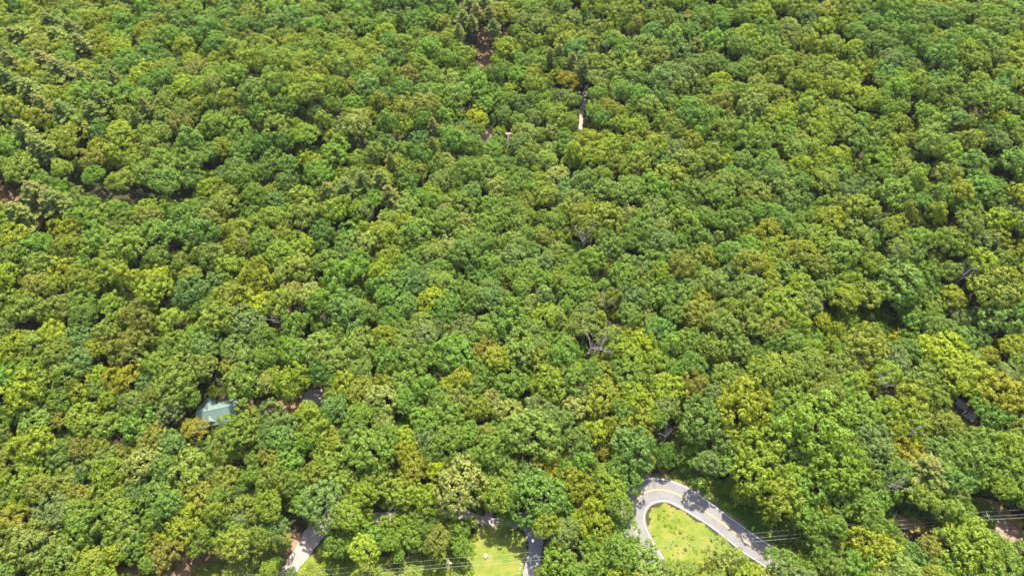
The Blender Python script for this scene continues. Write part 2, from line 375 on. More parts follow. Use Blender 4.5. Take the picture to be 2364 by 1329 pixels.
m = MB(); m.box((HL/2+2.6, 2.2, .2), (3.4, 4.5, .25)); m.box((HL/2+4.2, 2.2, .9), (.08, 4.5, .1)); m.build('deck', BSHING, hs)
m = MB(); m.tube([(-HL/2+.4, 2.9, HE+.4),(-HL/2+.4, 2.9, HE+1.5)], .22, 10); m.build('vent_pipe', STEEL, hs)
# pinkish roof between the trees, top centre
c0 = gp(1146, 312, 4.5); c0.z = T(c0.x, c0.y)
cb = empty('cabin', c0, R(-10)); tag(cb, 'cabin with pale pinkish brown shingle roof behind a small tree, upper middle of the forest', 'cabin')
walls(12.5, 9, 3.2, 6.2).build('wall', BRICK, cb)
for s, m in zip((-1,1), gable(12.5, 9, 3.2, 6.2, .6)): m.build('roof', SHING, cb)
m = MB(); m.box((5.2,-1.2,6.4),(.9,.9,2.2)); m.build('chimney', STONE, cb)
windows(cb, 12.5, 9, (1.4,), (-4,0,4), -1)
# two little sheds on the right
for (X, Y, lab) in ((2222, 931, 'upper of two small shaded sheds with grey board and brown shingle roof'),
                    (2240, 956, 'lower of two small shaded sheds with grey board and brown shingle roof')):
    c0 = gp(X, Y, 2.2); c0.z = T(c0.x, c0.y)
    sh = empty('shed', c0, R(-48)); tag(sh, lab, 'shed', 'sheds in the clearing on the right')
    walls(3.4, 3.2, 2.0, 3.1, -.8).build('wall', BRICK, sh)
    a, b = gable(3.4, 3.2, 2.0, 3.1, .25, .08); a.build('roof', GREYR, sh); b.build('roof', BSHING, sh)
    m = MB(); m.box((0,-1.62,.9),(.9,.06,1.8)); m.build('door', POLEW, sh)
# ------------------------------------------------------------------ boulders, post
def boulder(X, Y, r, lab, grp=None, sy=.7):
    p = gp(X, Y); V = []; F = []; nu, nv = 10, 6; rr = random.Random(int(X*7+Y)); ph = [rr.uniform(0, 6) for _ in range(4)]
    for j in range(nv+1):
        th = math.pi*j/nv
        for i in range(nu):
            a = 2*math.pi*i/nu; k = r*(1+.16*math.sin(2*a+ph[0])+.12*math.sin(3*a+ph[1]+th*2)+.1*math.sin(5*a+ph[2]))
            V.append((k*math.sin(th)*math.cos(a), k*sy*math.sin(th)*math.sin(a), .55*r*math.cos(th)+.2*r))
    for j in range(nv):
        for i in range(nu): F.append((j*nu+i, j*nu+(i+1)%nu, (j+1)*nu+(i+1)%nu, (j+1)*nu+i))
    o = mesh_obj('boulder', V, F, STONE); o.location = p; o.rotation_euler = (0,0,rr.uniform(0,3)); tag(o, lab, 'boulder', grp)
boulder(1121,1283,.95,'largest pale boulder on the lawn, left of its middle', None, .6); boulder(1168,1237,.62,'narrow pale boulder at the edge of the tree shadow on the lawn', None, .5)
boulder(1143,1226,.42,'small pale boulder near the upper end of the lawn')
EDGE = [(1212,1269,.28),(1215,1274,.34),(1209,1287,.36),(1211,1291,.3),(1203,1301,.42),(1201,1309,.3),(1200,1313,.3),(1198,1321,.26),(1213,1246,.2),(1217,1256,.2)]
for i, (X, Y, r) in enumerate(sorted(EDGE, key=lambda e: e[1])):
    ORD = ['first','second','third','fourth','fifth','sixth','seventh','eighth','ninth','tenth']
    boulder(X, Y, r, 'white edging stone between lawn and driveway, %s from the far end of the row' % ORD[i], 'stones edging the driveway')
p = gp(1190,1262); m = MB(); m.tube([(0,0,-.2),(0,0,1.9)], .07, 8); o = empty('marker_post', p); tag(o, 'thin white post standing in the lawn near the driveway', 'post')
m.build('post', WHITE, o); m = MB(); m.box((0,0,1.93),(.18,.18,.06)); m.build('cap', WHITE, o)
# ------------------------------------------------------------------ utility poles and wires
def upole(X, Y, h, lab, transformer=False, rz=0.1, ext=0):
    p = gp(X, Y, h); p.z = T(p.x, p.y); o = empty('utility_pole', p, rz); tag(o, lab, 'utility pole', 'poles of the power line')
    m = MB(); m.tube([(0,0,-1),(0,0,h+.6)], [.17,.11], 8); m.build('pole', POLEW, o)
    m = MB(); m.box((0,.12,h),(.12,.12,.12)) ; m.box((0,.17,h),(.1,2.4,.12)); c = m.build('crossarm', POLEW, o)
    for k in (-1.1,-.35,1.1):
        m = MB(); m.tube([(0,k+.17,h+.07),(0,k+.17,h+.3)], [.06,.045], 8); m.build('insulator', CERAM, c)
    if transformer:
        m = MB(); m.tube([(.42,.1,h-1.7),(.42,.1,h-.6)], [.26,.26], 12); m.build('transformer', STEEL, o)
        m = MB(); m.tube([(-.35,.25,h-1.0),(-.35,.35,h-.2)], [.08,.06], 8); m.build('fuse_cutout', CERAM, o)
    return o, p, h, rz
PL = [upole(560,1338,9.5,'utility pole beyond the lower edge left of the gravel road'), upole(1036,1299,9.5,'wooden utility pole with transformer in the bright weeds left of the lawn',True),
      upole(1420,1266,9.5,'wooden utility pole among the trees left of the hairpin bend'), upole(1898,1226,9.5,'leaning-looking wooden utility pole on the shaded bank right of the road'),
      upole(2281,1190,9.5,'wooden utility pole with white insulators over the dry grass track at right',True), upole(2520,1172,9.5,'utility pole out beyond the right edge')]
# the far ends lie outside the frame; keep only their wires
def wire(a, b, ya, yb, za, lab, sag=1.1, r=.024):
    (oa, pa, ha, ra), (ob, pb, hb, rb) = a, b
    def pt(p, h, rz, k): return Vector((p.x-math.sin(rz)*(k+.17), p.y+math.cos(rz)*(k+.17), p.z+h+za))
    A = pt(pa, ha, ra, ya); B = pt(pb, hb, rb, yb); pts = []
    for i in range(25):
        t = i/24; q = A.lerp(B, t); q.z -= 4*sag*t*(1-t); pts.append(q)
    m = MB(); m.tube(pts, r, 4); o = m.build('power_line', WIRE); tag(o, lab, 'power line', 'wires of the power line')
spans = ['between the left edge and the pole with the transformer','from the transformer pole over the lawn towards the hairpin','across the grassy inside of the hairpin and the road','from the road bank over the dry track to the right pole','from the right pole to the right edge']
for i in range(5):
    wire(PL[i], PL[i+1], 1.1, 1.1, .3, 'upper wire running '+spans[i]); wire(PL[i], PL[i+1], -.35, -.35, .3, 'middle wire running '+spans[i])
    wire(PL[i], PL[i+1], -1.1, -1.1, -.9, 'thick lowest wire running '+spans[i], 1.1, .04)
# ------------------------------------------------------------------ tree prototypes
def unit(n): v = npr.normal(size=(n,3)); return v/np.linalg.norm(v, axis=1, keepdims=True)
def quads(pos, nrm, size, aspect=1.0, updir=None):
    n = len(pos); nrm = nrm/np.linalg.norm(nrm, axis=1, keepdims=True)
    r = unit(n) if updir is None else updir
    a = np.cross(nrm, r); a /= np.linalg.norm(a, axis=1, keepdims=True)+1e-9; b = np.cross(nrm, a)
    s = (size*npr.uniform(.7,1.3,n))[:,None]*.5
    a = a*s*aspect; b = b*s
    j = lambda: npr.uniform(.65,1.25,(n,1))
    return np.stack([pos-a*j()-b*.5*j(), pos-b*j()*.9+a*.45, pos+a*j()+b*.4*j(), pos+b*j()-a*.3], 1).reshape(-1,3)
def np_mesh(name, V, mats, T_=None):
    V = np.asarray(V); nq = len(V)//4; tv, tf = T_ if T_ else ([], [])
    m = bpy.data.meshes.new(name); nV = len(V)+len(tv); m.vertices.add(nV)
    co = np.concatenate([V, np.array(tv).reshape(-1,3)]) if len(tv) else V
    m.vertices.foreach_set('co', co.ravel())
    loops = list(range(nq*4)); starts = list(range(0, nq*4, 4)); mi = [0]*nq
    for f in tf:
        starts.append(len(loops)); loops += [i+len(V) for i in f]; mi.append(1)
    m.loops.add(len(loops)); m.loops.foreach_set('vertex_index', loops); m.polygons.add(len(starts)); m.polygons.foreach_set('loop_start', starts)
    for q in mats: m.materials.append(q)
    m.polygons.foreach_set('material_index', mi); m.update(calc_edges=True); return m
# every broadleaf prototype: crown radius 6, crown centre at z=0, tree base at z=-13
def crown(nl, lr, rz, nsub, sr, leaf, nleaf, low=-.45, shape=0, drop=0.0):
    out = []; i = np.arange(nl)+.5; zz = 1-(1-low)*i/nl; ph = i*2.39996+npr.uniform(0,6)
    d = np.stack([np.sqrt(np.maximum(0,1-zz*zz))*np.cos(ph), np.sqrt(np.maximum(0,1-zz*zz))*np.sin(ph), zz], 1)+npr.normal(size=(nl,3))*.10
    d /= np.linalg.norm(d, axis=1, keepdims=True)
    p1, p2 = npr.uniform(0,6,2); az = np.arctan2(d[:,1], d[:,0])
    k = 1+.12*np.sin(2*az+p1)+.10*np.sin(3*az+p2)+npr.uniform(-.20,.12,nl)
    if shape == 4: k *= 1+.22*np.sin(2*az+p2*2)+.12*np.sin(5*az+p1)+.15*np.sin(4*d[:,2]*3+p1)
    if shape == 1: k = k*(1-.18*np.clip(d[:,2],0,1)+.0)
    if shape == 2: k *= np.where(d[:,2] > .2, 1-.0*d[:,2], 1)
    R0 = np.array([6.0, 6.0, rz]); c = d*(R0-lr*.75)*k[:,None]
    if shape == 3: c[:,:2] *= (1-.75*np.clip(c[:,2]/rz*.5+.5,0,1))[:,None]+.15
    keep = npr.uniform(size=nl) > drop; c = c[keep]; d = d[keep]
    c = np.concatenate([c, c[npr.randint(0,len(c),len(c)//3)]*.6]); d = np.concatenate([d, unit(len(c)-len(d))])
    for j in range(len(c)):
        r = lr*npr.uniform(.72,1.25); s = unit(nsub*3); s = s[(s@d[j]) > -.25][:nsub]
        s = s/np.linalg.norm(s, axis=1, keepdims=True)
        sc_ = c[j]+s*r*npr.uniform(.78,1.05,(len(s),1))*np.array([1,1,.8])
        for q in range(len(s)):
            u = unit(nleaf); pos = sc_[q]+u*sr*npr.uniform(.5,1.1,(nleaf,1))
            nr = u*.55+s[q]*.75+unit(nleaf)*.38+np.array([0,0,.22])
            out.append(quads(pos, nr, leaf))
    return np.concatenate(out)
def trunk_geo(h=13.0, r=.32, nb=6, spread=3.6, seed=0):
    m = MB(); rr = random.Random(seed)
    m.tube([(0,0,-h-1.5),(rr.uniform(-.2,.2),rr.uniform(-.2,.2),-h*.5),(rr.uniform(-.3,.3),0,-1),(0,0,3)], [r*1.25,r*.9,r*.6,r*.15], 7)
    for i in range(nb):
        a = i*2.4+rr.uniform(-.4,.4); z0 = rr.uniform(-6,-1.5); e = Vector((math.cos(a)*spread*rr.uniform(.7,1.2), math.sin(a)*spread*rr.uniform(.7,1.2), z0+rr.uniform(3,5.5)))
        s = Vector((0,0,z0)); mid = s.lerp(e,.5)+Vector((0,0,-.4)); m.tube([s,mid,e],[r*.42,r*.28,r*.08],5,False)
    return m.V, m.F
BL = []   # (quads, trunk)
SPEC = [ # nl, lr, rz, nsub, sr, leaf, nleaf, low, shape, drop
 (74,1.12,4.4,13,.36,.33,10,-.40,0,.05), (84,1.00,4.0,12,.34,.31,10,-.35,0,.08), (60,1.30,5.0,15,.38,.35,10,-.45,0,.06),
 (90,.98,5.4,11,.33,.31,10,-.55,1,.10), (66,1.20,3.5,14,.36,.34,10,-.25,0,.10), (52,1.35,6.2,15,.40,.37,10,-.65,1,.10),
 (70,1.12,4.2,13,.37,.35,10,-.45,0,.14), (58,1.15,7.6,13,.38,.36,10,-.75,3,.06), (96,.92,4.5,11,.32,.30,10,-.40,0,.08),
 (70,1.15,4.8,13,.36,.34,10,-.45,4,.12), (64,1.2,4.0,13,.38,.35,10,-.35,4,.16), (80,1.05,5.6,12,.35,.33,10,-.5,4,.10)]
for i, s in enumerate(SPEC): BL.append((crown(*s), trunk_geo(13, .34, 7, 3.6, i)))
def pine(seed, H=24.0, Rm=5.4):
    rr = np.random.RandomState(seed); Q = []; mb = MB(); mb.tube([(0,0,-14.5),(0,0,-4),(0,0,6.4)], [.36,.26,.04], 7)
    nl = 13
    for l in range(nl):
        f = l/(nl-1); z = -5.5+f*11.5; Ln = Rm*(1-f)**.7*rr.uniform(.8,1.15)+.6
        nb = rr.randint(6,9); a0 = rr.uniform(0,6)
        for b in range(nb):
            a = a0+b*2*math.pi/nb+rr.uniform(-.35,.35); L_ = Ln*rr.uniform(.65,1.15); d = np.array([math.cos(a), math.sin(a), rr.uniform(-.02,.22)+.25*f])
            mb.tube([(0,0,z), tuple(np.array([0,0,z])+d*L_)], [.06,.02], 4, False)
            nt_ = max(4,int(L_*4.2))
            for t in range(nt_):
                s = .25+.8*(t+.5)/nt_; side = np.array([-d[1], d[0], 0])*rr.uniform(-.45,.45)*L_*.5*(1.1-s*.6)
                p = np.array([0,0,z])+d*L_*s+side
                n = 9; u = unit(n); u[:,2] = np.abs(u[:,2])*.6; pos = p+u*.42
                nr = unit(n)*.6+np.array([0,0,.6])+d*.35; Q.append(quads(pos, nr, .36, 1.5))
    return np.concatenate(Q), (mb.V, mb.F)
PN = [pine(1), pine(2, 26, 4.8), pine(3, 22, 6.0)]
def tall_pine(seed):
    q, (v, f) = pine(seed, 24, 3.4); return q, (v, f)
# individual prototypes share meshes
M_CR = [np_mesh('broadleaf_crown', q, [LEAF]) for q, t in BL]
M_TR = []
for q, (v, f) in BL:
    m = bpy.data.meshes.new('broadleaf_trunk'); m.from_pydata(v, [], f); m.materials.append(BARK); M_TR.append(m)
M_PC = [np_mesh('pine_crown', q, [LEAF]) for q, t in PN]
M_PT = []
for q, (v, f) in PN:
    m = bpy.data.meshes.new('pine_trunk'); m.from_pydata(v, [], f); m.materials.append(BARKP); M_PT.append(m)
pcol = bpy.data.collections.new('forest_prototypes')
for i, (q, t) in enumerate(BL):
    o = bpy.data.objects.new('forest_source_%02d' % i, np_mesh('forest_source', q, [LEAFS, BARK], t)); pcol.objects.link(o)
# ------------------------------------------------------------------ colours of the kinds of crown (albedo)
COL = {'L':(.182,.226,.013),'G':(.118,.192,.020),'D':(.096,.166,.034),'K':(.072,.138,.015),'M':(.150,.192,.023),'O':(.165,.176,.023),
       'A':(.198,.188,.009),'B':(.172,.198,.011),'C':(.170,.210,.034),'P':(.148,.205,.032),'S':(.124,.176,.042),'Y':(.255,.285,.011)}
NAM = {'L':'lime green','G':'mid green','D':'blue-green','K':'deep green','M':'muted olive green','O':'brownish olive','A':'golden amber','B':'mustard green','C':'cream-flowered','P':'pale-tipped green','S':'grey-green sage','Y':'bright yellow-green'}
BLOOM = {'C':.42,'P':.12}
def colour(code):
    cs = [COL[c] for c in code]; w_ = [.65,.35] if len(cs) == 2 else [1]
    c = [sum(a*b for a, b in zip(w_, k)) for k in zip(*cs)]
    bl = sum(a*BLOOM.get(k,0) for a, k in zip(w_, code)); return c, bl
HAND = """60,905,45,L;55,938,34,L;135,870,40,M;140,925,32,MK;228,862,22,L;187,895,30,L;222,895,22,MS;282,872,35,A;335,880,25,D;405,888,45,M;436,918,24,G;492,903,13,L;516,902,11,O;18,865,35,G;15,965,28,G;80,970,38,GP;308,930,30,PM;393,945,32,S;
137,965,25,O;190,965,35,ML;240,985,35,M;320,975,38,G;428,985,18,OA;452,990,28,OA;350,1005,32,O;395,1020,28,D;80,1020,42,L;72,1065,35,L;25,1045,35,O;145,1045,38,DM;188,1035,28,OM;228,1030,26,LM;295,1042,26,O;235,1062,38,MS;335,1070,45,C;435,1080,45,PL;250,1095,35,L;60,1105,45,ML;150,1105,35,MO;188,1090,25,D;
25,1205,38,OA;122,1180,45,S;70,1262,56,MS;132,1290,46,MS;205,1215,45,G;285,1190,45,MG;250,1150,35,ML;175,1140,25,O;50,1150,30,L;315,1140,30,D;372,1130,38,GD;360,1195,32,G;425,1215,45,B;360,1255,28,BO;455,1145,35,OL;482,1238,30,M;268,1275,28,L;200,1280,25,L;318,1262,28,G;290,1235,35,GS;100,1320,36,M;20,1290,30,M;540,1225,32,G;600,1240,28,MG;560,1180,34,M;
565,875,46,M;668,885,42,L;735,862,30,K;765,880,22,G;797,880,28,L;832,900,32,ML;878,915,34,C;930,880,28,P;975,890,35,G;935,925,30,G;572,982,34,MG;635,970,42,SG;712,950,25,L;772,943,32,DG;722,985,38,LG;830,955,30,G;880,955,25,G;885,978,24,C;530,1000,42,MG;640,1008,38,SG;712,1010,30,G;760,1015,28,L;817,990,32,G;890,1010,35,G;935,1010,25,L;985,970,35,G;980,1015,28,S;765,1050,42,MG;850,1040,48,G;940,1040,28,AL;955,1075,38,AM;585,1018,20,O;627,1040,28,O;545,1040,20,L;588,1055,24,G;670,1055,40,G;520,1105,30,O;503,1050,26,L;640,1100,40,MG;730,1100,35,M;795,1115,35,M;870,1097,32,LP;585,1095,22,G;
1062,1118,62,C;750,1165,54,S;783,1255,30,G;852,1232,36,G;912,1216,33,GL;962,1236,33,GM;1036,1210,33,GL;1060,1228,26,G;902,1250,20,GL;920,1133,35,ML;985,1150,32,LB;645,1245,20,L;640,1218,26,D;700,1158,30,G;1237,1150,60,GD;1290,1290,40,G;1252,1326,18,M;622,1316,22,GL;674,1325,14,D;1142,1050,36,DG;
1228,1000,62,GP;1254,962,42,S;1184,882,38,G;1264,888,42,LG;1116,870,25,G;1328,882,38,G;1391,915,42,BO;1465,920,40,BL;1063,925,30,CG;1100,940,30,B;1137,920,25,C;1175,950,32,CP;1239,935,28,C;1273,932,20,L;1332,940,30,C;1376,995,28,LB;1419,985,28,B;1476,975,38,LB;1332,1015,32,GS;1345,1060,32,G;1395,1042,18,OA;1465,1030,45,DG;1444,1090,46,GD;1391,1095,28,G;1258,1074,36,A;1328,1104,32,L;1137,1036,40,G;1032,1020,40,G;1127,1002,25,M;1042,955,35,G;1074,1002,30,G;1159,1087,40,GM;1225,1105,40,DG;1302,1083,25,G;
1330,1132,28,L;1382,1198,44,BL;1432,1232,34,G;1342,1206,30,L;1300,1180,26,G;1486,1306,42,PG;1580,1318,24,P;1676,1285,36,PC;1808,1304,36,G;1872,1312,26,G;1535,1052,26,K;1570,1046,24,G;
1542,892,38,L;1538,938,28,SC;1601,890,32,O;1680,875,38,GM;1764,867,42,LG;1714,939,60,BA;1781,900,35,G;1620,968,48,GD;1675,1015,35,GS;1750,1030,58,LG;1745,1090,50,LG;1887,994,72,GL;1826,930,38,MG;1860,871,40,M;1944,905,32,G;1680,1070,30,GS;1834,1047,35,GD;1933,1083,62,LG;1838,1100,35,LG;1606,1045,30,G;
2103,935,45,L;2110,985,35,L;1995,950,40,GM;2050,950,35,LG;2012,1025,45,DS;2090,1045,42,AB;2128,875,35,M;2160,925,32,M;2001,882,25,LA;2180,985,34,OM;2234,868,52,L;2325,912,50,AL;2310,965,36,GD;2262,1025,42,GM;2266,1072,56,GM;2223,1100,40,DG;2329,1040,45,LM;2033,1140,36,GM;2340,1110,40,GM;
2008,1266,48,LA;2104,1288,36,DG;2235,1266,66,LM;2327,1290,46,G;1891,1168,26,L;1947,1160,35,G;1800,1145,48,LG;1850,1130,40,G;1900,742,18,YL;1932,758,19,L;1965,748,18,GL;1995,766,19,L;2030,758,18,G;2062,776,19,YL;1880,775,19,G;1920,790,18,L;1960,785,19,GL;1992,795,16,L;1926,1262,18,P;2180,1310,36,G;
50,711,40,MG;124,765,30,L;177,773,30,D;177,831,35,D;214,806,25,LY;33,802,35,L;301,802,38,O;321,728,35,O;264,699,30,ML;190,695,35,G;194,732,30,GD;367,631,24,Y;437,670,38,DS;503,654,30,DS;536,687,40,OB;507,728,45,MG;593,641,40,B;569,744,38,S;474,798,38,DG;548,806,35,SG;404,798,35,MG;352,761,12,C;441,752,18,L;222,637,18,Y;412,850,38,M;250,760,30,M;
798,720,45,SG;1000,691,35,YL;1033,711,40,KG;1119,810,28,O;1041,818,45,G;736,802,38,PG;670,810,38,G;777,831,32,P;975,744,28,P;839,699,18,L;868,720,18,C;674,674,25,OC;724,666,20,C;785,637,38,G;1037,616,18,LG;1156,678,20,CG;822,798,40,MG;888,777,30,B;897,831,35,G;1065,752,30,SP;1177,740,45,G;1103,847,25,G;
1410,777,28,P;1447,864,38,G;1455,773,25,L;1562,691,35,GD;1624,686,25,YL;1637,645,20,L;1660,835,20,Y;1336,674,38,G;1299,818,35,G;1727,707,30,M;1781,703,26,YL;1748,752,32,OM;1612,723,38,OM;1521,769,35,DG;1587,785,32,G;1645,802,32,ML;1698,798,30,PM;
1809,699,42,LM;1817,625,32,GD;1908,662,30,G;2069,649,55,GS;2147,711,38,GM;2225,732,28,S;2300,662,55,ML;2303,735,40,SG;1995,798,48,ML;2060,835,40,S;2172,815,50,LY;2221,855,40,L;2337,802,28,AL;2283,818,22,LA;1933,847,35,M;1859,847,40,GM;1789,855,45,LM;1785,757,30,O;2139,633,30,G;
1145,228,26,G;1152,306,15,ML;2010,278,20,Y;1690,222,13,A;278,402,8,Y;1380,700,26,MO;230,500,26,M;600,205,20,B;1285,410,28,C;1510,480,32,P;1120,520,34,G;1250,600,30,S;900,600,32,B"""
PINES = """60,95,26;105,150,28;140,170,30;135,95,24;190,110,22;120,60,22;75,215,28;60,310,26;150,265,24;200,190,20;100,250,24;215,265,22;95,345,26;85,450,30;130,470,26;45,500,28;40,95,22;20,190,24;170,75,20;30,150,22;240,240,18;880,420,20;900,455,22;800,440,24;760,450,20;905,380,16;840,425,20;1290,130,16;1320,150,18;1345,165,16;1270,140,14;1060,90,12;2135,1085,34;650,1252,13;340,255,16;320,280,14;1200,380,14;1000,300,16;1085,30,14;1070,60,14;1100,45,13;1120,20,13;1130,50,13;1090,70,13;1140,80,12;1000,345,14;270,190,16"""
DEADS = """1362,800,36;1345,562,24;1397,707,22;2052,590,18;2218,640,20;2045,890,30;645,742,18;1535,1010,18;560,1200,16;2048,1118,26;570,578,14;850,500,16;185,78,12;2100,1000,20;1400,120,12;1295,740,16"""
KEEP = [
 [(455,893),(540,890),(545,922),(460,925)],[(655,1200),(735,1180),(760,1240),(655,1250)], # photo outlines that no crown may cover
 [(1488,1108),(1514,1100),(1550,1104),(1600,1125),(1720,1212),(1790,1262),(1770,1290),(1745,1300),(1700,1262),(1650,1225),(1620,1300),(1540,1290),(1470,1245),(1462,1190),(1470,1150)],
 [(1108,1216),(1150,1212),(1190,1222),(1216,1243),(1250,1245),(1246,1300),(1230,1340),(1085,1340),(1090,1290),(1100,1250)],
 [(700,1325),(760,1295),(860,1300),(1000,1295),(1085,1290),(1085,1340),(700,1340)],
 [(650,1329),(663,1300),(700,1245),(732,1255),(705,1300),(684,1329)],
 [(300,1340),(480,1295),(560,1285),(640,1275),(610,1315),(600,1340)],
 [(462,955),(466,930),(480,918),(532,918),(548,935),(560,950),(535,955),(500,968),(470,966)],
 [(2203,915),(2215,915),(2262,985),(2265,1000),(2215,955)],
 [(2040,1172),(2070,1185),(2130,1205),(2170,1228),(2165,1245),(2090,1222),(2045,1195)],
 [(2245,1155),(2290,1165),(2350,1225),(2360,1270),(2310,1230),(2275,1200)],
 [(1500,1092),(1560,1085),(1640,1125),(1760,1215),(1860,1240),(1850,1280),(1790,1262),(1600,1125)],
 [(710,905),(740,900),(745,918),(735,935),(712,925)],[(560,948),(700,925),(705,935),(640,955),(570,958)],
 [(1117,312),(1124,290),(1134,290),(1128,318),(1120,328)],[(1172,305),(1182,310),(1176,318)],
 [(1338,295),(1341,220),(1352,220),(1345,300)],[(188,120),(210,122),(208,138),(190,138)],[(38,488),(90,500),(88,525),(65,522)],
 [(0,428),(30,432),(38,455),(0,460)],[(1100,90),(1125,60),(1135,100),(1118,160),(1106,140)],[(1145,55),(1170,60),(1165,85)],
 [(150,405),(210,430),(330,446),(370,450),(440,440),(440,452),(330,460),(200,444)],[(1500,985),(1555,985),(1560,1015),(1520,1012)],
 [(1880,738),(1990,738),(2045,760),(2045,778),(1970,778),(1885,765)],[(1120,1180),(1140,1180),(1140,1210),(1120,1210)],
 [(862,1184),(885,1186),(880,1204),(865,1200)],[(1052,1182),(1078,1182),(1080,1196),(1056,1198)],[(540,1060),(585,1062),(580,1078),(550,1076)]]
KB = [(p, min(a for a,b in p), max(a for a,b in p), min(b for a,b in p), max(b for a,b in p)) for p in KEEP]
def blocked(X, Y, r):
    for p, x0, x1, y0, y1 in KB:
        if X < x0-r or X > x1+r or Y < y0-r or Y > y1+r: continue
        if inpoly(X, Y, p): return True
        for k in range(10):
            for q in (.5, .95):
                a = k*.6283
                if inpoly(X+r*q*math.cos(a), Y+r*q*.85*math.sin(a), p): return True
        for a, b in p:
            if (a-X)**2+((b-Y)/.85)**2 < (.9*r)**2: return True
    return False
trees = []    # dict per broadleaf tree
grid = {}
def addt(x, y, z0, hc, r, code, var, X, Y, rp, hand):
    t = dict(x=x, y=y, z=z0, hc=hc, r=r, code=code, var=var, X=X, Y=Y, rp=rp, hand=hand); trees.append(t)
    grid.setdefault((int(x//12), int(y//12)), []).append(t)
def near(x, y, r, f):
    gx, gy = int(x//12), int(y//12)
    for i in range(gx-2, gx+3):
        for j in range(gy-2, gy+3):
            for t in grid.get((i,j), ()):
                ff = f
                if (t['x']-x)**2+(t['y']-y)**2 < (ff*(r+t['r']))**2: return True
    return False
for it in HAND.replace('\n','').split(';'):
    X, Y, rp, code = it.split(','); X, Y, rp = float(X), float(Y), float(rp)
    rw = rp*1.08/8.0; hc = 9.5+rw*.75
    for _ in range(3):
        P = gp(X, Y, hc); rw = rp*1.08*px(P)[2]/FPX; hc = 9.0+rw*.7
        if Y > 1040 and not (1640 < X < 1960 and Y < 1160): hc = 7.2+rw*.55
        if Y > 1195 and 820 < X < 1110: hc = 5.5
        if rp < 21: hc = 6+rw*.6
        if (X, Y) in ((1535,1052),(1570,1046),(1606,1045)): hc = 5.5
    addt(P.x, P.y, T(P.x,P.y), hc, rw, code, rnd.choice([0,0,1,1,2,3,4,5,6,8,8,9,10,11]) if X != 1062 else 3, X, Y, rp, True)
pines = []
for it in PINES.split(';'):
    X, Y, rp = [float(v) for v in it.split(',')]
    P = gp(X, Y, 15); rw = rp*px(P)[2]/FPX; pines.append((P, rw, X, Y, rp)); grid.setdefault((int(P.x//12), int(P.y//12)), []).append(dict(x=P.x,y=P.y,r=rw*.75))
deads = []
for it in DEADS.split(';'):
    X, Y, rp = [float(v) for v in it.split(',')]
    P = gp(X, Y, 15); rw = rp*px(P)[2]/FPX; deads.append((P, rw, X, Y, rp)); grid.setdefault((int(P.x//12), int(P.y//12)), []).append(dict(x=P.x,y=P.y,r=rw*.55))
# the drifts of colour over the hillside: (x, y, reach, codes)
REG = [(150,650,350,'LMMOLGBL'),(300,950,300,'MLOMG'),(700,250,350,'GGDKGM'),(1150,500,320,'GPPGSC'),(1080,650,220,'DGSG'),(1350,300,250,'GDGMP'),
       (1900,150,450,'GMDGLM'),(2100,330,350,'LMGLLS'),(1700,450,260,'GMPGS'),(450,500,250,'MGOMLB'),(400,100,260,'GMLB'),(1200,100,200,'GMPG'),(2200,600,250,'MGLS'),(850,900,250,'GLPG'),(1700,1000,300,'LGGM'),(250,330,200,'GMKG')]
def pick(X, Y):
    dn = math.sin(X*.0105+1.1*math.sin(Y*.012))+math.sin(Y*.017+X*.004+2)
    if rnd.random() < .40: return ('LM' if dn > .7 else 'ML' if dn > .2 else 'GM' if dn > -.5 else 'GD')
    ws = [(math.exp(-((X-a)**2+(Y-b)**2)/c**2), s) for a, b, c, s in REG]; tot = sum(w_ for w_, s in ws)+.15
    u = rnd.random()*tot
    for w_, s in ws:
        u -= w_
        if u < 0: c = rnd.choice(s); break
    else: c = rnd.choice('GGMLDOSP')
    if rnd.random() < .035: c = rnd.choice('YCOPAL')
    if rnd.random() < .45: c += rnd.choice('GMLDSGP')
    return c
for pas, (n, r0, r1, f) in enumerate([(9000,4.6,6.6,.68),(40000,3.5,5.2,.62),(30000,2.3,3.4,.60),(26000,1.7,2.5,.50)]):
    for _ in range(n):
        y = rnd.uniform(-5, 425); hw = 215+ (y-40)*.42+40; x = rnd.uniform(-hw, hw); r = rnd.uniform(r0, r1)
        if near(x, y, r, f): continue
        z = T(x,y); hc = (9.3+r*.8+rnd.uniform(-1.8,2.4)) if pas < 2 else rnd.uniform(6,10) if pas == 2 else rnd.uniform(2.5,5)
        X, Y, dep = px((x,y,z+hc)); rp = r*FPX/dep
        if blocked(X, Y, rp): continue
        bX, bY, _d = px((x,y,z))
        if blocked(bX, bY, 3): continue
        addt(x, y, z, hc, r, pick(X,Y), rnd.choice([0,1,2,3,3,4,5,5,6,7,8,9,10,11]) if pas < 2 else rnd.choice([0,1,5,7,8,9,11]), X, Y, rp, False)
print('trees', len(trees))
